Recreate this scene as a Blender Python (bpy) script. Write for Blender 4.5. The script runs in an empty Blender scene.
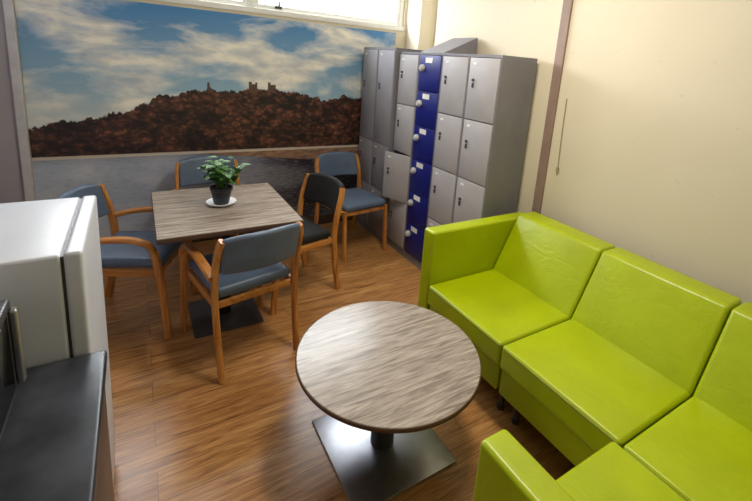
import bpy, bmesh, math, random
from mathutils import Vector, Matrix
random.seed(4)
SC=bpy.context.scene; COL=SC.collection
PI=math.pi
def lin(c):
    return tuple(((x/255)/12.92 if x/255<=.04045 else ((x/255+.055)/1.055)**2.4) for x in c)+(1,)
# ---------------------------------------------------------------- materials
def newmat(name):
    m=bpy.data.materials.new(name); m.use_nodes=True; nt=m.node_tree
    b=nt.nodes['Principled BSDF']; return m,nt,b
def nd(nt,t,**k):
    n=nt.nodes.new(t)
    for a,v in k.items(): setattr(n,a,v)
    return n
def setin(nt,sock,v):
    if isinstance(v,bpy.types.NodeSocket): nt.links.new(v,sock)
    else: sock.default_value=v
def mth(nt,op,a,b=None,c=None,clamp=False):
    n=nd(nt,'ShaderNodeMath',operation=op,use_clamp=clamp); setin(nt,n.inputs[0],a)
    if b is not None: setin(nt,n.inputs[1],b)
    if c is not None: setin(nt,n.inputs[2],c)
    return n.outputs[0]
def mixc(nt,f,a,b,mode='MIX'):
    n=nd(nt,'ShaderNodeMix',data_type='RGBA',blend_type=mode); setin(nt,n.inputs[0],f)
    setin(nt,n.inputs[6],a); setin(nt,n.inputs[7],b); return n.outputs[2]
def ramp(nt,fac,stops):
    n=nd(nt,'ShaderNodeValToRGB'); e=n.color_ramp.elements
    while len(e)<len(stops): e.new(.5)
    for i,(p,c) in enumerate(stops): e[i].position=p; e[i].color=c
    setin(nt,n.inputs[0],fac); return n.outputs[0]
def coords(nt,scale=(1,1,1),loc=(0,0,0),rot=(0,0,0)):
    tc=nd(nt,'ShaderNodeTexCoord'); mp=nd(nt,'ShaderNodeMapping')
    mp.inputs['Scale'].default_value=scale; mp.inputs['Location'].default_value=loc; mp.inputs['Rotation'].default_value=rot
    nt.links.new(tc.outputs['Object'],mp.inputs[0]); return mp.outputs[0]
def noise(nt,vec,scale,detail=4,rough=.5,dist=0):
    n=nd(nt,'ShaderNodeTexNoise'); nt.links.new(vec,n.inputs['Vector'])
    n.inputs['Scale'].default_value=scale; n.inputs['Detail'].default_value=detail
    n.inputs['Roughness'].default_value=rough; n.inputs['Distortion'].default_value=dist
    return n.outputs[0]
def bump(nt,b,h,strength=.2,dist=.01):
    n=nd(nt,'ShaderNodeBump'); n.inputs['Strength'].default_value=strength; n.inputs['Distance'].default_value=dist
    nt.links.new(h,n.inputs['Height']); nt.links.new(n.outputs[0],b.inputs['Normal'])
def plain(name,c,rough=.5,metal=0,var=.06,ns=12,bs=.05,spec=.5,coat=0):
    m,nt,b=newmat(name); v=coords(nt); n=noise(nt,v,ns,5)
    c=lin(c); d=tuple(x*(1-var*2) for x in c[:3])+(1,); l=tuple(min(1,x*(1+var)) for x in c[:3])+(1,)
    nt.links.new(ramp(nt,n,[(.3,d),(.7,l)]),b.inputs['Base Color'])
    b.inputs['Roughness'].default_value=rough; b.inputs['Metallic'].default_value=metal
    b.inputs['Specular IOR Level'].default_value=spec; b.inputs['Coat Weight'].default_value=coat
    if bs: bump(nt,b,noise(nt,v,ns*12,3),bs,.002)
    return m
def wood(name,c0,c1,c2,axis=0,scale=1,rough=.4):
    m,nt,b=newmat(name); s=[14*scale]*3; s[axis]=1.2*scale
    v=coords(nt,tuple(s)); n=noise(nt,v,1.6,8,.62,.6)
    s2=[60*scale]*3; s2[axis]=2.5*scale; n2=noise(nt,coords(nt,tuple(s2)),1.5,4,.6)
    f=mth(nt,'ADD',mth(nt,'MULTIPLY',n,.7),mth(nt,'MULTIPLY',n2,.3))
    nt.links.new(ramp(nt,f,[(.36,lin(c0)),(.5,lin(c1)),(.64,lin(c2))]),b.inputs['Base Color'])
    b.inputs['Roughness'].default_value=rough; bump(nt,b,f,.12,.003); return m
M={}
def vinyl(name,c,rough):
    m,nt,b=newmat(name); v=coords(nt); n=noise(nt,v,4,4); c=lin(c)
    nt.links.new(ramp(nt,n,[(.3,tuple(x*.88 for x in c[:3])+(1,)),(.7,tuple(x*1.06 for x in c[:3])+(1,))]),b.inputs['Base Color'])
    b.inputs['Roughness'].default_value=rough
    h=mth(nt,'ADD',mth(nt,'MULTIPLY',noise(nt,v,5,4,.55,1.2),1.0),mth(nt,'MULTIPLY',noise(nt,v,160,2),.05)); bump(nt,b,h,.38,.012); return m
M['green']=vinyl('lime_leatherette',(168,184,0),.32)
M['green_pipe']=plain('lime_piping',(92,104,0),.4)
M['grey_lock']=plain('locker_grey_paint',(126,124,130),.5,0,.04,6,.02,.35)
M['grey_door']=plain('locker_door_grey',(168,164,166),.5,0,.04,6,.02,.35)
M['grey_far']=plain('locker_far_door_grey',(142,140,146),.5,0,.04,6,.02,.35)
M['blue_lock']=plain('locker_blue_paint',(13,24,114),.4,0,.05,6,.02)
M['white']=plain('white_plastic',(235,236,240),.35,0,.02)
M['fridge']=plain('fridge_enamel',(212,216,226),.32,0,.05,3,.05)
M['black']=plain('black_metal',(18,18,20),.4,0,.1)
M['counter']=plain('black_worktop',(62,65,74),.30,0,.4,8,.10)
M['cabinet']=plain('dark_grey_cabinet',(66,64,66),.35)
M['steel']=plain('brushed_steel',(190,192,196),.28,.9,.05,20,.05)
M['polish']=plain('satin_steel',(186,188,194),.36,1,.06,20,.03)
M['dial']=plain('dial_lock_metal',(206,206,204),.35,.2,.03)
M['slate']=plain('slate_blue_vinyl',(90,106,130),.40,0,.08,9,.15)
M['blackfab']=plain('black_fabric',(14,14,16),.8,0,.2,40,.3)
M['beech']=wood('beech',(152,94,40),(188,124,60),(210,150,80),2,1,.35)
M['beechy']=wood('beech_rail',(152,94,40),(188,124,60),(210,150,80),1,1,.35)
M['tabletop']=wood('grey_oak_laminate',(108,94,84),(154,141,129),(184,173,160),0,2.8,.24)
M['tableedge']=plain('dark_wood_edge',(84,58,42),.5)
M['frame']=plain('window_frame_white',(240,240,236),.4,0,.02)
M['strip']=plain('mauve_brown_trim',(150,126,114),.5)
M['lavtrim']=plain('grey_lavender_trim',(204,202,208),.5)
M['base']=plain('baseboard_dark',(70,52,44),.5)
M['leaf']=plain('green_leaf',(76,124,48),.45,0,.2,12,.1)
M['stem']=plain('green_stem',(70,96,50),.6)
M['soil']=plain('soil',(40,28,20),.95,0,.3,60,.5)
M['pot']=plain('dark_pot',(26,30,40),.35)
M['glassdark']=plain('dark_glass',(12,13,16),.08)
M['tag']=plain('white_card',(230,228,220),.6)
M['cord']=plain('cord',(176,156,126),.7)
M['ceil']=plain('ceiling_white',(225,220,208),.9)
def wallmat(name,c,c2):
    m,nt,b=newmat(name); v=coords(nt); n=ramp(nt,noise(nt,v,.8,5,.5),[(.3,(0,0,0,1)),(.7,(1,1,1,1))]); n2=noise(nt,v,18,7,.75)
    base=mixc(nt,n,lin(c),lin(c2)); sc=ramp(nt,n2,[(.64,(0,0,0,1)),(.68,(1,1,1,1))])
    nt.links.new(mixc(nt,mth(nt,'MULTIPLY',sc,.18),base,lin((150,124,92))),b.inputs['Base Color'])
    b.inputs['Roughness'].default_value=.7; bump(nt,b,noise(nt,v,55,4),.1,.004); return m
M['wall']=wallmat('cream_wall_paint',(227,216,192),(214,202,177))
M['column']=wallmat('pale_column_paint',(236,228,208),(228,220,200))
M['walllav']=wallmat('lavender_grey_paint',(180,176,184),(168,164,174))
def floormat():
    m,nt,b=newmat('oak_laminate_planks')
    v=coords(nt); br=nd(nt,'ShaderNodeTexBrick'); nt.links.new(v,br.inputs['Vector'])
    br.inputs['Scale'].default_value=1; br.inputs['Brick Width'].default_value=1.25; br.inputs['Row Height'].default_value=.135
    br.inputs['Mortar Size'].default_value=.0014; br.inputs['Mortar Smooth'].default_value=.3
    br.inputs['Color1'].default_value=(0,0,0,1); br.inputs['Color2'].default_value=(1,1,1,1); br.inputs['Mortar'].default_value=(.5,.5,.5,1)
    br.offset=.37
    off=nd(nt,'ShaderNodeVectorMath',operation='ADD'); nt.links.new(v,off.inputs[0])
    cx=nd(nt,'ShaderNodeCombineXYZ'); nt.links.new(mth(nt,'MULTIPLY',br.outputs[0],7.0),cx.inputs[2]); nt.links.new(cx.outputs[0],off.inputs[1])
    mp=nd(nt,'ShaderNodeMapping'); mp.inputs['Scale'].default_value=(1.6,18,1); nt.links.new(off.outputs[0],mp.inputs[0])
    n=noise(nt,mp.outputs[0],2.0,10,.66,.9)
    mp2=nd(nt,'ShaderNodeMapping'); mp2.inputs['Scale'].default_value=(5,130,1); nt.links.new(off.outputs[0],mp2.inputs[0])
    n2=noise(nt,mp2.outputs[0],1.5,4,.6)
    ring=mth(nt,'FRACT',mth(nt,'MULTIPLY',noise(nt,mp.outputs[0],.45,2,.4,.5),9.0))
    rl=ramp(nt,ring,[(0,(1,1,1,1)),(.10,(0,0,0,1)),(.93,(0,0,0,1)),(1,(1,1,1,1))])
    f=mth(nt,'ADD',mth(nt,'MULTIPLY',n,.6),mth(nt,'MULTIPLY',n2,.4))
    c=ramp(nt,f,[(.36,lin((118,76,40))),(.48,lin((174,122,70))),(.60,lin((206,156,98)))])
    c=mixc(nt,mth(nt,'MULTIPLY',rl,.36),c,lin((104,66,36)))
    tone=mixc(nt,mth(nt,'MULTIPLY',br.outputs[0],.32),c,lin((136,88,48)))
    mort=mixc(nt,mth(nt,'MULTIPLY',br.outputs[1],.75),tone,lin((66,40,20)))
    nt.links.new(mort,b.inputs['Base Color'])
    b.inputs['Roughness'].default_value=.28; bump(nt,b,f,.04,.003); return m
M['floor']=floormat()
def muralmat():
    m,nt,b=newmat('mural_print')
    tc=nd(nt,'ShaderNodeTexCoord'); sp=nd(nt,'ShaderNodeSeparateXYZ'); nt.links.new(tc.outputs['Object'],sp.inputs[0])
    X,Z=sp.outputs[0],sp.outputs[2]
    def vec(sx,sz,ox=0):
        c=nd(nt,'ShaderNodeCombineXYZ'); nt.links.new(mth(nt,'MULTIPLY_ADD',X,sx,ox),c.inputs[0]); nt.links.new(mth(nt,'MULTIPLY',Z,sz),c.inputs[1]); return c.outputs[0]
    def step(a,b_,w=.004):
        return mth(nt,'MULTIPLY_ADD',mth(nt,'SUBTRACT',b_,a),1/w,.5,clamp=True)
    u=mth(nt,'MULTIPLY',mth(nt,'ADD',X,.7),1/3.0)
    fc=nd(nt,'ShaderNodeFloatCurve'); nt.links.new(u,fc.inputs['Value']); cv=fc.mapping.curves[0]
    pts=[(-.7,1.0),(-.55,1.06),(-.35,1.09),(-.1,1.15),(.05,1.22),(.22,1.295),(.45,1.335),(.77,1.35),(1.0,1.345),(1.21,1.335),(1.45,1.30),(1.6,1.275),(1.8,1.31),(2.01,1.305),(2.3,1.28)]
    cv.points[0].location=((pts[0][0]+.7)/3,pts[0][1]/2); cv.points[1].location=((pts[-1][0]+.7)/3,pts[-1][1]/2)
    for x,z in pts[1:-1]: cv.points.new((x+.7)/3,z/2)
    fc.mapping.update()
    h=mth(nt,'MULTIPLY',fc.outputs[0],2)
    j1=noise(nt,vec(1,.3),9,3,.6); jag=noise(nt,vec(1,1),42,5,.7)
    h=mth(nt,'ADD',h,mth(nt,'MULTIPLY',mth(nt,'SUBTRACT',j1,.5),.17)); h=mth(nt,'ADD',h,mth(nt,'MULTIPLY',mth(nt,'SUBTRACT',jag,.5),.06))
    g=mth(nt,'MULTIPLY',mth(nt,'SUBTRACT',Z,1.0),1.05,clamp=True)
    blue=ramp(nt,g,[(0,lin((206,214,210))),(.35,lin((150,186,208))),(1,lin((72,136,194)))])
    cl=noise(nt,vec(.8,2.1,5.1),1.6,10,.55,.25)
    cm=ramp(nt,cl,[(.43,(0,0,0,1)),(.57,(1,1,1,1))])
    cc=ramp(nt,noise(nt,vec(1.3,3.2,9),2.6,7,.55,.2),[(.34,lin((196,202,206))),(.58,lin((255,250,236)))])
    sky=mixc(nt,mth(nt,'MULTIPLY',cm,.95),blue,cc)
    v2=nd(nt,'ShaderNodeTexVoronoi'); v2.feature='SMOOTH_F1'; v2.inputs['Scale'].default_value=18; v2.inputs['Smoothness'].default_value=.5
    wv=nd(nt,'ShaderNodeVectorMath',operation='ADD'); nt.links.new(vec(1,1.5),wv.inputs[0])
    wn_=nd(nt,'ShaderNodeTexNoise'); wn_.inputs['Scale'].default_value=18; wn_.inputs['Detail'].default_value=5; nt.links.new(vec(1,1),wn_.inputs['Vector'])
    ws=nd(nt,'ShaderNodeVectorMath',operation='SCALE'); nt.links.new(wn_.outputs[1],ws.inputs[0]); ws.inputs['Scale'].default_value=.12; nt.links.new(ws.outputs[0],wv.inputs[1])
    nt.links.new(wv.outputs[0],v2.inputs['Vector'])
    tn=noise(nt,vec(1.3,1),110,7,.8); big=noise(nt,vec(1,2.0),3.4,4,.6)
    sh_=mth(nt,'ADD',mth(nt,'MULTIPLY',tn,.65),mth(nt,'MULTIPLY',big,.5)); sh_=mth(nt,'ADD',sh_,mth(nt,'MULTIPLY_ADD',v2.outputs['Distance'],-.34,.08))
    tr=ramp(nt,sh_,[(.38,lin((18,12,14))),(.50,lin((66,38,30))),(.60,lin((112,66,48))),(.72,lin((168,114,84)))])
    tr=mixc(nt,mth(nt,'MULTIPLY',mth(nt,'MULTIPLY_ADD',u,-1.5,.7,clamp=True),.6),tr,lin((34,32,38)))
    tr=mixc(nt,mth(nt,'MULTIPLY',mth(nt,'MULTIPLY_ADD',Z,-7,6.2,clamp=True),.6),tr,lin((24,18,20)))
    img=mixc(nt,step(Z,h,.008),sky,tr)
    cas=None
    for x0,x1,z1 in ((.505,.525,1.40),(.84,.865,1.42),(.862,.91,1.40),(.895,.912,1.415),(1.005,1.028,1.42),(1.025,1.075,1.40)):
        k=mth(nt,'MULTIPLY',mth(nt,'MULTIPLY',step(x0,X),step(X,x1)),mth(nt,'MULTIPLY',step(Z,z1),step(1.33,Z)))
        cas=k if cas is None else mth(nt,'MAXIMUM',cas,k)
    img=mixc(nt,cas,img,lin((92,66,56)))
    # calm water: soft cloud reflections at left, soft mirrored wood at right, faint short ripples
    wob=noise(nt,vec(1.6,2.6),1.7,4,.5)
    wg=mth(nt,'ADD',mth(nt,'MULTIPLY_ADD',X,.42,.18),mth(nt,'MULTIPLY',mth(nt,'SUBTRACT',wob,.5),.35),clamp=True)
    wcol=ramp(nt,wg,[(0,lin((176,188,206))),(.36,lin((150,160,184))),(.58,lin((84,80,98))),(.74,lin((40,32,42))),(1,lin((24,18,28)))])
    cr=noise(nt,vec(1.0,2.2,2),2.2,5,.5,.3)
    wcol=mixc(nt,mth(nt,'MULTIPLY',ramp(nt,cr,[(.42,(0,0,0,1)),(.62,(1,1,1,1))]),mth(nt,'MULTIPLY_ADD',X,-.22,.42,clamp=True)),wcol,lin((216,218,222)))
    r1=noise(nt,vec(8,46),2.0,3,.5,.15)
    wcol=mixc(nt,mth(nt,'MULTIPLY',ramp(nt,r1,[(.5,(0,0,0,1)),(.66,(1,1,1,1))]),.16),wcol,lin((210,214,226)))
    wcol=mixc(nt,mth(nt,'MULTIPLY',ramp(nt,r1,[(.34,(1,1,1,1)),(.48,(0,0,0,1))]),.18),wcol,lin((70,74,96)))
    rf=mth(nt,'MULTIPLY',mth(nt,'MULTIPLY_ADD',Z,9,-6.6,clamp=True),.55)
    wcol=mixc(nt,rf,wcol,lin((80,66,66)))
    img=mixc(nt,step(Z,.80,.006),img,wcol)
    bl=mth(nt,'MULTIPLY_ADD',X,-.10,.835)
    bank=mth(nt,'MULTIPLY',step(Z,.80,.006),mth(nt,'MULTIPLY',step(bl,Z,.01),step(.45,X,.2)))
    bc=ramp(nt,noise(nt,vec(5,16),2.4,6,.6),[(.35,lin((112,84,70))),(.65,lin((172,134,106)))])
    img=mixc(nt,bank,img,bc)
    sh=mth(nt,'MULTIPLY',step(Z,.817,.006),step(.795,Z,.006))
    img=mixc(nt,mth(nt,'MULTIPLY',sh,.85),img,lin((220,208,190)))
    nt.links.new(img,b.inputs['Base Color']); b.inputs['Roughness'].default_value=.5
    return m
M['mural']=muralmat()
m,nt,b=newmat('window_glass'); b.inputs['Base Color'].default_value=(.9,.95,1,1); b.inputs['Roughness'].default_value=.05
tr=nd(nt,'ShaderNodeBsdfTransparent'); mx=nd(nt,'ShaderNodeMixShader'); mx.inputs[0].default_value=.1
nt.links.new(tr.outputs[0],mx.inputs[1]); nt.links.new(b.outputs[0],mx.inputs[2]); nt.links.new(mx.outputs[0],nt.nodes['Material Output'].inputs[0])
M['glass']=m
# ---------------------------------------------------------------- mesh helpers
def link(name,bm,mat,parent=None,org=None,smooth=True):
    if org is not None: bmesh.ops.translate(bm,verts=bm.verts,vec=-Vector(org))
    bmesh.ops.recalc_face_normals(bm,faces=bm.faces)
    me=bpy.data.meshes.new(name); bm.to_mesh(me); bm.free()
    if smooth:
        for p in me.polygons: p.use_smooth=True
        try: me.set_sharp_from_angle(angle=math.radians(35))
        except Exception: pass
    me.materials.append(mat); o=bpy.data.objects.new(name,me); COL.objects.link(o)
    if parent: o.parent=parent
    return o
def box(bm,x0,x1,y0,y1,z0,z1,bev=0):
    r=bmesh.ops.create_cube(bm,size=1); vs=r['verts']
    for v in vs: v.co=Vector(((x0+x1)/2+v.co.x*(x1-x0),(y0+y1)/2+v.co.y*(y1-y0),(z0+z1)/2+v.co.z*(z1-z0)))
    if bev:
        es=list({e for v in vs for e in v.link_edges})
        bmesh.ops.bevel(bm,geom=es,offset=bev,segments=2,profile=.5,affect='EDGES')
def rbox(x0,x1,y0,y1,z0,z1,r=.02,crown=0,crownx=0,seg=4,inner=5):
    bm=bmesh.new(); h=[(x1-x0)/2,(y1-y0)/2,(z1-z0)/2]; c=Vector(((x0+x1)/2,(y0+y1)/2,(z0+z1)/2))
    rr=min(r,min(h)*.98); ax=[]
    for k in range(3):
        i=h[k]-rr; a=[i+rr*math.tan(j/seg*PI/4) for j in range(seg+1)]
        mid=[-i+2*i*j/inner for j in range(1,inner)]
        ax.append([-t for t in reversed(a)]+mid+a)
    cache={}
    def V(p):
        q=Vector([max(-(h[k]-rr),min(h[k]-rr,p[k])) for k in range(3)]); d=Vector(p)-q
        if d.length>1e-9: d=d.normalized()*rr
        w=q+d
        w.z+=crown*max(0,1-(w.x/h[0])**2)*max(0,1-(w.y/h[1])**2)*(1 if w.z>0 else 0)
        w.x-=crownx*max(0,1-(w.z/h[2])**2)*max(0,1-(w.y/h[1])**2)*(1 if w.x<0 else 0)
        key=(round(w.x,5),round(w.y,5),round(w.z,5))
        if key not in cache: cache[key]=bm.verts.new(w+c)
        return cache[key]
    for k in range(3):
        a,b_=[t for t in range(3) if t!=k]
        for s in (-1,1):
            for i in range(len(ax[a])-1):
                for j in range(len(ax[b_])-1):
                    q=[]
                    for ii,jj in ((i,j),(i+1,j),(i+1,j+1),(i,j+1)):
                        p=[0,0,0]; p[k]=s*h[k]; p[a]=ax[a][ii]; p[b_]=ax[b_][jj]; q.append(V(p))
                    u=[]
                    for v in q:
                        if v not in u: u.append(v)
                    if len(u)>2:
                        try: bm.faces.new(u)
                        except ValueError: pass
    return bm
def cyl(bm,c,r,h,n=32,r2=None,axis='Z'):
    res=bmesh.ops.create_cone(bm,cap_ends=True,segments=n,radius1=r,radius2=r if r2 is None else r2,depth=h)
    R=Matrix.Identity(3)
    if axis=='X': R=Matrix.Rotation(PI/2,3,'Y')
    if axis=='Y': R=Matrix.Rotation(PI/2,3,'X')
    for v in res['verts']: v.co=R@v.co+Vector(c)
def lathe(prof,n=40):
    bm=bmesh.new(); rings=[]
    for r,z in prof:
        if r<1e-6: rings.append([bm.verts.new((0,0,z))])
        else: rings.append([bm.verts.new((r*math.cos(2*PI*i/n),r*math.sin(2*PI*i/n),z)) for i in range(n)])
    for a,b_ in zip(rings,rings[1:]):
        for i in range(n):
            j=(i+1)%n
            f=[a[i%len(a)],a[j%len(a)],b_[j%len(b_)],b_[i%len(b_)]]; u=[]
            for v in f:
                if v not in u: u.append(v)
            if len(u)>2: bm.faces.new(u)
    return bm
def crom(P,k=6):
    P=[Vector(p) for p in P]; Q=[P[0]*2-P[1]]+P+[P[-1]*2-P[-2]]; out=[]
    for i in range(1,len(Q)-2):
        for j in range(k):
            t=j/k; a,b_,c,d=Q[i-1:i+3]
            out.append(.5*((2*b_)+(c-a)*t+(2*a-5*b_+4*c-d)*t*t+(3*b_-a-3*c+d)*t**3))
    out.append(P[-1]); return out
def sweep(bm,path,w,t,side=(1,0,0),k=6,rnd=False,n=10):
    P=crom(path,k) if k else [Vector(p) for p in path]; side=Vector(side); rings=[]
    if rnd: prof=[(math.cos(2*PI*i/n)*w/2,math.sin(2*PI*i/n)*t/2) for i in range(n)]
    else:
        c=min(w,t)*.25; W,T=w/2,t/2; prof=[(W-c,-T),(W,-T+c),(W,T-c),(W-c,T),(-W+c,T),(-W,T-c),(-W,-T+c),(-W+c,-T)]
    for i,p in enumerate(P):
        tg=(P[min(i+1,len(P)-1)]-P[max(i-1,0)]).normalized(); s=(side-tg*side.dot(tg)).normalized(); nn=tg.cross(s)
        rings.append([bm.verts.new(p+s*a+nn*b_) for a,b_ in prof])
    m_=len(prof)
    for a,b_ in zip(rings,rings[1:]):
        for i in range(m_): bm.faces.new((a[i],a[(i+1)%m_],b_[(i+1)%m_],b_[i]))
    bm.faces.new(rings[0]); bm.faces.new(rings[-1])
def tag(o,label,cat,group=None):
    o['label']=label; o['category']=cat
    if group: o['group']=group
def thing(name,label,cat,loc=(0,0,0),rz=0,group=None):
    o=bpy.data.objects.new(name,None); COL.objects.link(o); o.location=loc; o.rotation_euler=(0,0,rz); o.empty_display_size=.1
    tag(o,label,cat,group); return o
def struct(name,bm,mat,smooth=False):
    o=link(name,bm,mat,smooth=smooth); o['kind']='structure'; return o
def dup(root,loc,rz,label,group=None):
    r=root.copy(); COL.objects.link(r); r.location=loc; r.rotation_euler=(0,0,rz); r['label']=label
    if group: r['group']=group
    for ch in list(root.children):
        c=ch.copy(); COL.objects.link(c); c.parent=r
        for g in ch.children:
            d=g.copy(); COL.objects.link(d); d.parent=c
    return r
# ---------------------------------------------------------------- room shell
XR,YB,XL,YF,H=2.30,3.85,-.85,-1.4,2.72
bm=bmesh.new(); box(bm,XL-.1,2.8,YF-.1,YB+.3,-.1,0); struct('floor',bm,M['floor'])
bm=bmesh.new(); box(bm,XL-.1,2.8,YF-.1,YB+.3,H,H+.1); struct('ceiling',bm,M['ceil'])
bm=bmesh.new(); box(bm,XR,XR+.1,YF,3.16,0,H); box(bm,XR+.1,2.6,3.06,3.16,0,H); box(bm,2.6,2.7,3.06,YB+.2,0,H); struct('wall_right',bm,M['wall'])
bm=bmesh.new(); box(bm,XL-.1,XL,YF,YB+.2,0,H); struct('wall_left',bm,M['walllav'])
bm=bmesh.new(); box(bm,XL,2.8,YF-.1,YF,0,H); struct('wall_front',bm,M['wall'])
WX0,WX1,WZ0,WZ1=-.62,2.39,2.0,2.62
bm=bmesh.new(); box(bm,WX1,2.7,YB,YB+.2,0,H); box(bm,XL,WX1,YB,YB+.2,0,WZ0); box(bm,WX0,WX1,YB,YB+.2,WZ1,H); box(bm,XL,WX0,YB,YB+.2,WZ0,H)
struct('wall_back',bm,M['wall'])
bm=bmesh.new(); box(bm,XL,-.715,YB-.02,YB,0,WZ0-.02); struct('trim_1',bm,M['walllav'])
bm=bmesh.new(); box(bm,-.715,-.665,YB-.045,YB,0,H,.004); struct('trim_2',bm,M['lavtrim'])
bm=bmesh.new(); box(bm,XR-.016,XR,1.765,1.83,0,H,.003); struct('trim_3',bm,M['strip'])
bm=bmesh.new(); box(bm,2.42,2.6,3.60,YB,0,H); struct('trim_4',bm,M['column'])
bm=bmesh.new(); box(bm,-.66,XR+.1,YB-.028,YB-.004,0,.1,.004); struct('baseboard_back',bm,M['base'])
bm=bmesh.new(); box(bm,XR-.015,XR,YF,3.16,0,.1,.004); struct('baseboard_right',bm,M['base'])
bm=bmesh.new(); box(bm,XL,XL+.015,YF,YB-.05,0,.1,.004); struct('baseboard_left',bm,M['base'])
bm=bmesh.new(); y0,y1=YB+.02,YB+.1
box(bm,WX0,WX1,y0-.03,y1,WZ0,WZ0+.045,.004); box(bm,WX0,WX1,y0,y1,WZ1-.05,WZ1,.004)
box(bm,WX0,WX0+.05,y0,y1,WZ0+.045,WZ1-.05,.004); box(bm,WX1-.05,WX1,y0,y1,WZ0+.045,WZ1-.05,.004)
for x in (.12,.86): box(bm,x-.035,x+.035,y0,y1,WZ0+.045,WZ1-.05,.004)
w1=struct('window_1',bm,M['frame'])
for a,b_ in ((WX0+.05,.085),(.155,.825),(.895,WX1-.05)):
    bm=bmesh.new()
    for q in ((a,b_,WZ0+.05,WZ0+.085),(a,b_,WZ1-.1,WZ1-.055),(a,a+.035,WZ0+.085,WZ1-.1),(b_-.035,b_,WZ0+.085,WZ1-.1)): box(bm,q[0],q[1],y0+.005,y1-.03,q[2],q[3],.004)
    f=link('window_sash',bm,M['frame'],w1,smooth=False)
    bm=bmesh.new(); box(bm,a+.035,b_-.035,y0+.03,y0+.036,WZ0+.085,WZ1-.1); link('window_pane',bm,M['glass'],f,smooth=False)
    bm=bmesh.new(); xc=a+.2; box(bm,xc-.03,xc+.03,y0-.01,y0+.005,WZ0+.06,WZ0+.085,.003); box(bm,xc-.008,xc+.008,y0-.03,y0-.005,WZ0+.065,WZ0+.12,.003); link('window_catch',bm,M['cabinet'],f)
bm=bmesh.new(); box(bm,-.66,XR-.0,-.006,0,.1,1.975); mu=link('wall_mural',bm,M['mural'],smooth=False); mu.location=(0,YB,0)
tag(mu,'large printed wall mural of a wooded autumn hill with castle ruins above a river','mural')
bm=bmesh.new(); sweep(bm,[(XR-.006,1.70,1.54),(XR-.006,1.695,1.32),(XR-.006,1.685,1.10)],.0055,.0055,(0,1,0),4,True); cyl(bm,(XR-.009,1.684,1.085),.009,.03,10)
o=link('pull_cord',bm,M['cord'],None,(XR,1.69,1.08)); o.location=(XR,1.69,1.08); tag(o,'thin pull cord hanging on the cream wall right of the brown strip','cord')
# ---------------------------------------------------------------- lockers
LX,LD,LW,LH=1.95,.318,.304,1.775
def locker(y0,label,door,n,ajar=None,slope=False,bh=.07,blue=False,cuts=None,dx=0,lh=LH):
    t=thing('locker',label,'locker',(LX+dx,y0,0),0,'lockers along the right wall')
    bm=bmesh.new(); w=LW-.003
    for q in ((0,LD,0,.009,0,lh),(0,LD,w-.009,w,0,lh),(0,LD,.009,w-.009,lh-.018,lh),(LD-.01,LD,.009,w-.009,0,lh-.018),(.012,LD-.01,.009,w-.009,bh-.015,bh)): box(bm,*q)
    link('body',bm,M['grey_lock'],t,smooth=False)
    bm=bmesh.new(); box(bm,.006,.014,.009,w-.009,0,bh-.004); link('plinth',bm,M['grey_lock'],t,smooth=False)
    dh=(lh-.019-bh)/n
    cuts=cuts or [lh-.019-i*dh for i in range(n+1)]
    for i,(z1,z0) in enumerate(zip(cuts,cuts[1:])):
        bm=bmesh.new(); box(bm,.014,LD-.012,.010,w-.010,z0-.002,z0+.002); link('shelf',bm,door if blue else M['grey_lock'],t,smooth=False)
        bm=bmesh.new(); box(bm,-.006,.009,0,w-.022,z0+.0035,z1-.0035,.003)
        d=link('door',bm,door,t); d.location=(0,.011,0)
        yl=w-.022-.05; zc=z1-(z1-z0)*.36
        bm=bmesh.new()
        if blue: cyl(bm,(-.014,yl,zc),.027,.018,24,None,'X'); cyl(bm,(-.029,yl,zc),.017,.012,20,.02,'X')
        else: cyl(bm,(-.010,yl,zc),.010,.010,18,None,'X'); box(bm,-.014,-.006,yl-.008,yl+.008,zc-.05,zc-.018,.003)
        lk=link('lock',bm,M['dial'] if blue else M['cabinet'],d)
        if blue: lk['label']='round silver dial lock'
        bm=bmesh.new()
        if blue: box(bm,-.0075,-.0055,yl-.12,yl-.03,z1-.06,z1-.02)
        else: box(bm,-.0075,-.0055,yl-.02,yl+.015,z1-.05,z1-.035)
        link('number_card',bm,M['tag'],d,smooth=False)
        if ajar==i: d.rotation_euler=(0,0,math.radians(20))
    if slope:
        bm=bmesh.new(); a=[bm.verts.new(p) for p in ((0,0,lh),(LD,0,lh),(LD,0,lh+.14))]; c=[bm.verts.new(p) for p in ((0,w,lh),(LD,w,lh),(LD,w,lh+.14))]
        bm.faces.new(a); bm.faces.new(c)
        for i in range(3): bm.faces.new((a[i],a[(i+1)%3],c[(i+1)%3],c[i]))
        link('sloping_top',bm,M['grey_lock'],t,smooth=False)
    return t
YL=1.95
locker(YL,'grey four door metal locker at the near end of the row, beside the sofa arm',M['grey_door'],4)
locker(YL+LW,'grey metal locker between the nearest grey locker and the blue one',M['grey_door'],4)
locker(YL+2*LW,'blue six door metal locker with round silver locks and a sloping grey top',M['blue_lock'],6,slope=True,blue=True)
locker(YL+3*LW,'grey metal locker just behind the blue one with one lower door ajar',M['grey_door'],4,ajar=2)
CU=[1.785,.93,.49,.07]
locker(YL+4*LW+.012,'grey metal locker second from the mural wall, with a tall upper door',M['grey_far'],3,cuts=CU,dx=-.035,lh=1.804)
locker(YL+5*LW+.012,'grey metal locker at the far end of the row, touching the mural wall',M['grey_far'],3,cuts=CU,dx=-.035,lh=1.804)
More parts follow.
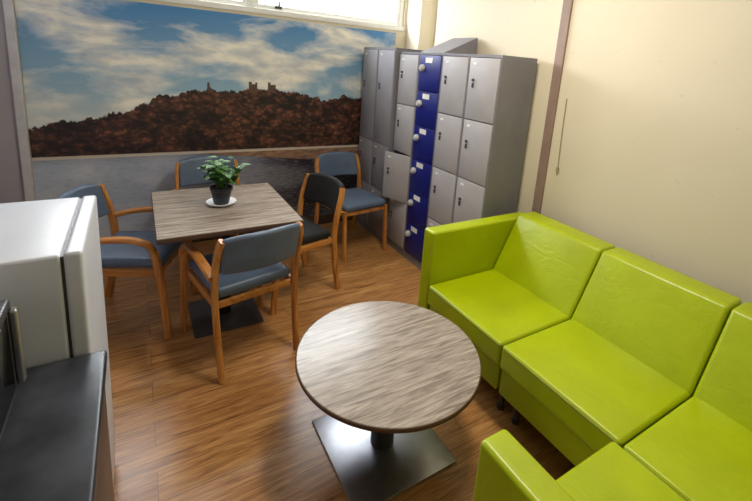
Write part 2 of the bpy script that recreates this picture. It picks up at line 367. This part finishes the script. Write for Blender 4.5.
# ---------------------------------------------------------------- sofa
O=Vector((1.8,.9,0)); sofa=thing('sectional_sofa','L-shaped lime green leatherette sofa along the cream wall','sofa',O)
def sp(name,bm,mat=None,label=None):
    o=link(name,bm,mat or M['green'],sofa,O)
    if label: o['label']=label
    return o
SH=.437
def piping(x0,x1,y0,y1,z,r=.03):
    bm=bmesh.new(); P=[]
    for cx,cy,a0 in ((x1-r,y1-r,0),(x0+r,y1-r,90),(x0+r,y0+r,180),(x1-r,y0+r,270)):
        for k in range(5): a=math.radians(a0+k*22.5); P.append((cx+r*math.cos(a),cy+r*math.sin(a),z))
    P.append(P[0]); sweep(bm,P,.005,.005,(0,0,1),0,True,6); return bm
def seat(x0,x1,y0,y1):
    o=sp('seat_cushion',rbox(x0,x1,y0,y1,.315,SH,.016,.010))
    link('piping',piping(x0+.001,x1-.001,y0+.001,y1-.001,SH-.014,.016),M['green_pipe'],o,O)
def back_x(y0,y1):
    bm=rbox(1.885,2.03,y0,y1,.40,.79,.017,0,.009)
    for v in bm.verts: v.co.x+=(v.co.z-.42)*.50
    sp('backrest',bm)
def back_y(x0,x1):
    bm=rbox(-.145,0,x0,x1,.40,.79,.017)
    for v in bm.verts:
        x,y=v.co.x,v.co.y; v.co.y=x+.16-(v.co.z-.42)*.5; v.co.x=y
    sp('backrest',bm)
for y0,y1 in [(1.174,1.755),(.589,1.168)]:
    seat(1.39,1.95,y0,y1); back_x(y0,y1)
    sp('base',rbox(1.405,2.2,y0+.006,y1-.006,.175,.318,.010))
seat(1.39,1.95,.0,.583); back_x(-.02,.583); sp('base',rbox(1.405,2.2,-.2,.576,.175,.318,.010))
seat(.803,1.385,.0,.615); back_y(.803,1.386); back_y(1.39,1.86); sp('base',rbox(.805,1.40,-.2,.598,.175,.318,.010))
sp('armrest',rbox(1.392,2.20,1.758,1.852,.175,.755,.015))
sp('armrest',rbox(.706,.800,-.2,.622,.175,.755,.015))
for x,y in ((1.53,1.80),(1.52,1.22),(1.52,1.12),(1.53,.66),(.76,.50),(1.33,.48),(2.12,1.80),(2.12,.0),(.76,-.14),(2.12,1.17)):
    bm=bmesh.new(); sweep(bm,[(x,y,.172),(x-.004,y,.10),(x-.01,y,.012)],.028,.028,(0,1,0),3,True,12); cyl(bm,(x-.01,y,.006),.02,.012,16)
    box(bm,x-.03,x+.03,y-.03,y+.03,.169,.176)
    sp('leg',bm,M['cabinet'],'dark metal leg')
# ---------------------------------------------------------------- tables
t=thing('coffee_table','low round coffee table with grey oak top and square steel base beside the sofa','table',(.890,1.352,0))
R=.400; TZ=.443
bm=lathe([(0,TZ-.020),(R-.004,TZ-.020),(R,TZ-.017),(R,TZ-.004),(R-.003,TZ-.0005),(0,TZ-.0005)],96); link('table_edge',bm,M['tableedge'],t)
bm=lathe([(0,TZ-.0005),(R-.004,TZ-.0005),(R-.006,TZ+.001),(0,TZ+.001)],96); link('tabletop',bm,M['tabletop'],t)
bm=bmesh.new(); cyl(bm,(-.02,-.03,.215),.052,.412,40); cyl(bm,(-.02,-.03,TZ-.026),.12,.012,40); link('column',bm,M['black'],t)
bm=bmesh.new(); box(bm,-.26,.222,-.268,.215,0,.012,.003); link('base_plate',bm,M['polish'],t)['label']='satin square steel plate'
t=thing('dining_table','square dining table with grey oak top and dark pedestal below the mural','table',(.425,2.63,0))
bm=bmesh.new(); box(bm,-.375,.375,-.40,.40,.712,.738,.003); link('table_edge',bm,M['tableedge'],t)
bm=bmesh.new(); box(bm,-.372,.372,-.397,.397,.738,.7405); link('tabletop',bm,M['tabletop'],t,smooth=False)
bm=bmesh.new(); cyl(bm,(0,0,.36),.038,.70,32); box(bm,-.2,.2,-.03,.03,.69,.711); box(bm,-.03,.03,-.2,.2,.69,.711); link('column',bm,M['black'],t)
bm=bmesh.new(); box(bm,-.20,.20,-.20,.20,0,.014,.004); link('base_plate',bm,M['cabinet'],t)
# ---------------------------------------------------------------- plant
PX,PY,PZ=.418,2.66,.7405
s=link('saucer',lathe([(0,0),(.055,0),(.082,.012),(.088,.02),(.084,.02),(.06,.008),(0,.006)],40),M['white']); s.location=(PX,PY,PZ)
tag(s,'round white saucer under the plant pot','saucer')
t=thing('potted_plant','bushy green leafy plant in a dark pot on the square table','plant',(PX,PY,PZ+.008))
link('pot',lathe([(0,0),(.044,0),(.062,.085),(.066,.088),(.067,.105),(.060,.105),(.058,.09),(0,.085)],36),M['pot'],t)
link('soil',lathe([(0,.094),(.057,.090),(.057,.086),(0,.085)],24),M['soil'],t)
lf=bmesh.new(); stm=bmesh.new()
def leaf(bm,p,d,L,W,droop):
    d=Vector(d).normalized(); sd=d.cross(Vector((0,0,1)))
    if sd.length<.1: sd=Vector((1,0,0))
    sd.normalize(); up=sd.cross(d); N=6; rows=[]
    for i in range(N+1):
        u=i/N; w=W*math.sin(PI*min(1,u**.8*.97+.02)); c=p+d*L*u+Vector((0,0,-1))*droop*u*u
        rows.append([bm.verts.new(c-sd*w+up*w*.25),bm.verts.new(c),bm.verts.new(c+sd*w+up*w*.25)])
    for a,b_ in zip(rows,rows[1:]):
        for k in (0,1): bm.faces.new((a[k],a[k+1],b_[k+1],b_[k]))
for i in range(26):
    a=i*2.4; el=random.uniform(.95,1.52); L=random.uniform(.08,.20)
    p0=Vector((.02*math.cos(a),.02*math.sin(a),.09)); d=Vector((math.cos(a)*math.cos(el),math.sin(a)*math.cos(el),math.sin(el)))
    sweep(stm,[p0,p0+d*L*.6+Vector((0,0,.01)),p0+d*L],.004,.004,(0,.3,1) if abs(d.z)<.8 else (1,0,0),3,True,5)
    for k in range(5):
        q=p0+d*L*(.45+.13*k); b2=a+random.uniform(-1.9,1.9)
        leaf(lf,q,(math.cos(b2),math.sin(b2),random.uniform(0,.8)),random.uniform(.05,.07),random.uniform(.022,.029),random.uniform(.01,.03))
link('stem',stm,M['stem'],t); link('foliage',lf,M['leaf'],t)
# ---------------------------------------------------------------- chairs (local facing +Y)
def make_chair(label,loc,rz,pad,arms=True,group='upholstered chairs round the square table'):
    t=thing('armchair' if arms else 'dining_chair',label,'chair',loc,rz,group)
    for s in (-1,1):
        bm=bmesh.new(); sweep(bm,[(s*.215,-.285,0),(s*.220,-.245,.22),(s*.224,-.222,.44),(s*.226,-.24,.60),(s*.222,-.272,.72),(s*.208,-.288,.782)],.028,.043); link('leg',bm,M['beech'],t)
        if arms:
            bm=bmesh.new(); sweep(bm,[(s*.238,.255,0),(s*.24,.235,.25),(s*.242,.215,.43),(s*.242,.200,.54)],.028,.043); link('leg',bm,M['beech'],t)
            bm=bmesh.new(); sweep(bm,[(s*.242,.206,.51),(s*.243,.18,.575),(s*.243,.11,.608),(s*.243,0,.614),(s*.242,-.12,.60),(s*.236,-.235,.57)],.046,.028,(1,0,0)); link('armrest',bm,M['beechy'],t)
        else:
            bm=bmesh.new(); sweep(bm,[(s*.215,.245,0),(s*.215,.23,.22),(s*.215,.215,.43)],.028,.040); link('leg',bm,M['beech'],t)
    bm=bmesh.new()
    for s in (-1,1): box(bm,s*.216-.011,s*.216+.011,-.21,.21,.385,.425,.004)
    box(bm,-.206,.206,.195,.217,.385,.42,.004); box(bm,-.206,.206,-.222,-.2,.385,.42,.004); link('seat_frame',bm,M['beechy'],t)
    link('seat',rbox(-.212,.212,-.205,.235,.421,.482,.028,.014),pad,t)
    bm=rbox(-.210,.210,-.02,.02,.59,.79,.019,inner=10)
    for v in bm.verts:
        v.co.y+=-.262-(v.co.z-.66)*.24-.05*(1-(v.co.x/.210)**2)
        v.co.z+=.022*(1-abs(v.co.x/.210)**3)*(1 if v.co.z>.68 else 0)
    link('backrest',bm,pad,t)
    return t
D=math.radians
c0=make_chair('slate blue armchair with its back to the coffee table, nearest the camera',(.462,2.33,0),D(11.5),M['slate'])
dup(c0,(-.045,2.83,0),D(-90-23),'slate blue armchair left of the square table beside the fridge')
dup(c0,(.46,3.33,0),D(180-1),'slate blue armchair tucked behind the square table below the mural')
make_chair('black upholstered wooden chair at the right side of the square table',(.885,2.75,0),D(90+14),M['blackfab'],False)
make_chair('slate blue armless chair standing against the lockers in the mural corner',(1.615,3.26,0),D(180+8),M['slate'],False)
# ---------------------------------------------------------------- fridge, cabinet, worktop, microwave
O=Vector((-.45,1.54,0)); t=thing('refrigerator','white fridge with flat top beside the black worktop','fridge',O)
y0,y1,fz=1.288,1.79,1.13
link('body',rbox(-.74,-.188,y0,y1,.03,fz,.008),M['fridge'],t,O)
d=link('door',rbox(-.182,-.140,y0,y1,.06,fz+.003,.010),M['fridge'],t,O)
bm=bmesh.new(); box(bm,-.189,-.181,y0+.006,y1-.006,.07,fz-.006); link('door_seal',bm,M['cabinet'],t,O,False)
bm=bmesh.new()
for x in (-.7,-.26):
    for y in (y0+.05,y1-.05): cyl(bm,(x,y,.016),.02,.032,14)
link('foot',bm,M['black'],t,O)
O=Vector((-.42,.75,0)); t=thing('base_cabinet','dark grey base cabinet under the black worktop','cabinet',O)
cy0,cy1=.24,1.282; CZ=.835
bm=bmesh.new(); box(bm,-.78,-.135,cy0,cy1,.08,CZ-.035); box(bm,-.76,-.17,cy0+.02,cy1-.02,0,.08); link('body',bm,M['cabinet'],t,O,False)
for a,b_ in ((cy0+.003,.749),(.753,cy1-.003)):
    bm=bmesh.new(); box(bm,-.134,-.115,a,b_,.09,CZ-.04,.003); d=link('door',bm,M['cabinet'],t,O)
    bm=bmesh.new(); yy=b_-.05 if a<.5 else a+.05; sweep(bm,[(-.115,yy,.60),(-.09,yy,.61),(-.09,yy,.73),(-.115,yy,.74)],.01,.01,(0,1,0),0,True,8); link('handle',bm,M['steel'],d,O)
O=Vector((-.42,.75,CZ-.034)); o=link('worktop',rbox(-.80,-.104,cy0-.02,cy1+.002,CZ-.034,CZ,.010),M['counter'],None,O); o.location=O
tag(o,'worn black worktop slab carrying the microwave','worktop')
mz=CZ+.0005
O=Vector((-.5,.95,mz)); t=thing('microwave','pale microwave oven with dark door on the black worktop','microwave',O)
link('body',rbox(-.70,-.296,.72,1.20,mz+.012,mz+.275,.008),M['white'],t,O)
d=link('door',rbox(-.295,-.272,.87,1.198,mz+.016,mz+.245,.005),M['cabinet'],t,O)
bm=bmesh.new(); box(bm,-.274,-.270,.89,1.150,mz+.04,mz+.225,.001); link('window',bm,M['glassdark'],d,O)
link('handle',rbox(-.272,-.256,1.168,1.190,mz+.035,mz+.228,.006),M['steel'],d,O)
p=link('control_panel',rbox(-.295,-.274,.722,.867,mz+.016,mz+.245,.004),M['cabinet'],t,O)
for z in (.08,.18):
    bm=bmesh.new(); cyl(bm,(-.267,.795,mz+z),.026,.018,24,None,'X'); link('knob',bm,M['steel'],p,O)
bm=bmesh.new()
for x in (-.66,-.33):
    for y in (.76,1.16): cyl(bm,(x,y,mz+.006),.014,.012,12)
link('foot',bm,M['black'],t,O)
# ---------------------------------------------------------------- lights
def area(name,loc,rot,sx,sy,e,c):
    l=bpy.data.lights.new(name,'AREA'); l.shape='RECTANGLE'; l.size=sx; l.size_y=sy; l.energy=e; l.color=c
    o=bpy.data.objects.new(name,l); COL.objects.link(o); o.location=loc; o.rotation_euler=rot; return o
area('ceiling_lamp',(1.25,1.5,2.66),(0,0,0),.3,.9,32,(1,.92,.78))
area('window_sky_light',(.9,4.25,2.5),(D(-62),0,0),3.0,.9,225,(.90,.95,1))
w=bpy.data.worlds.new('sky'); SC.world=w; w.use_nodes=True; bg=w.node_tree.nodes['Background']; bg.inputs[0].default_value=(.85,.93,1,1); bg.inputs[1].default_value=3
SC.view_settings.view_transform='Standard'
# ---------------------------------------------------------------- camera
f,cx,cy=420.1,398,153; a,p,r=D(-32.35),D(12.10),D(4.43)
fw=Vector((-math.sin(a)*math.cos(p),math.cos(a)*math.cos(p),-math.sin(p))); rt=Vector((math.cos(a),math.sin(a),0)); up=rt.cross(fw)
r2=rt*math.cos(r)+up*math.sin(r); u2=r2.cross(fw)
cam=bpy.data.cameras.new('camera'); co=bpy.data.objects.new('camera',cam); COL.objects.link(co)
mt=Matrix((r2,u2,-fw)).transposed().to_4x4(); mt.translation=Vector((0,0,1.68)); co.matrix_world=mt
cam.sensor_fit='HORIZONTAL'; cam.sensor_width=36; cam.lens=f/752*36; cam.shift_x=(376-cx)/752; cam.shift_y=(cy-250.5)/752; cam.clip_start=.02
SC.camera=co
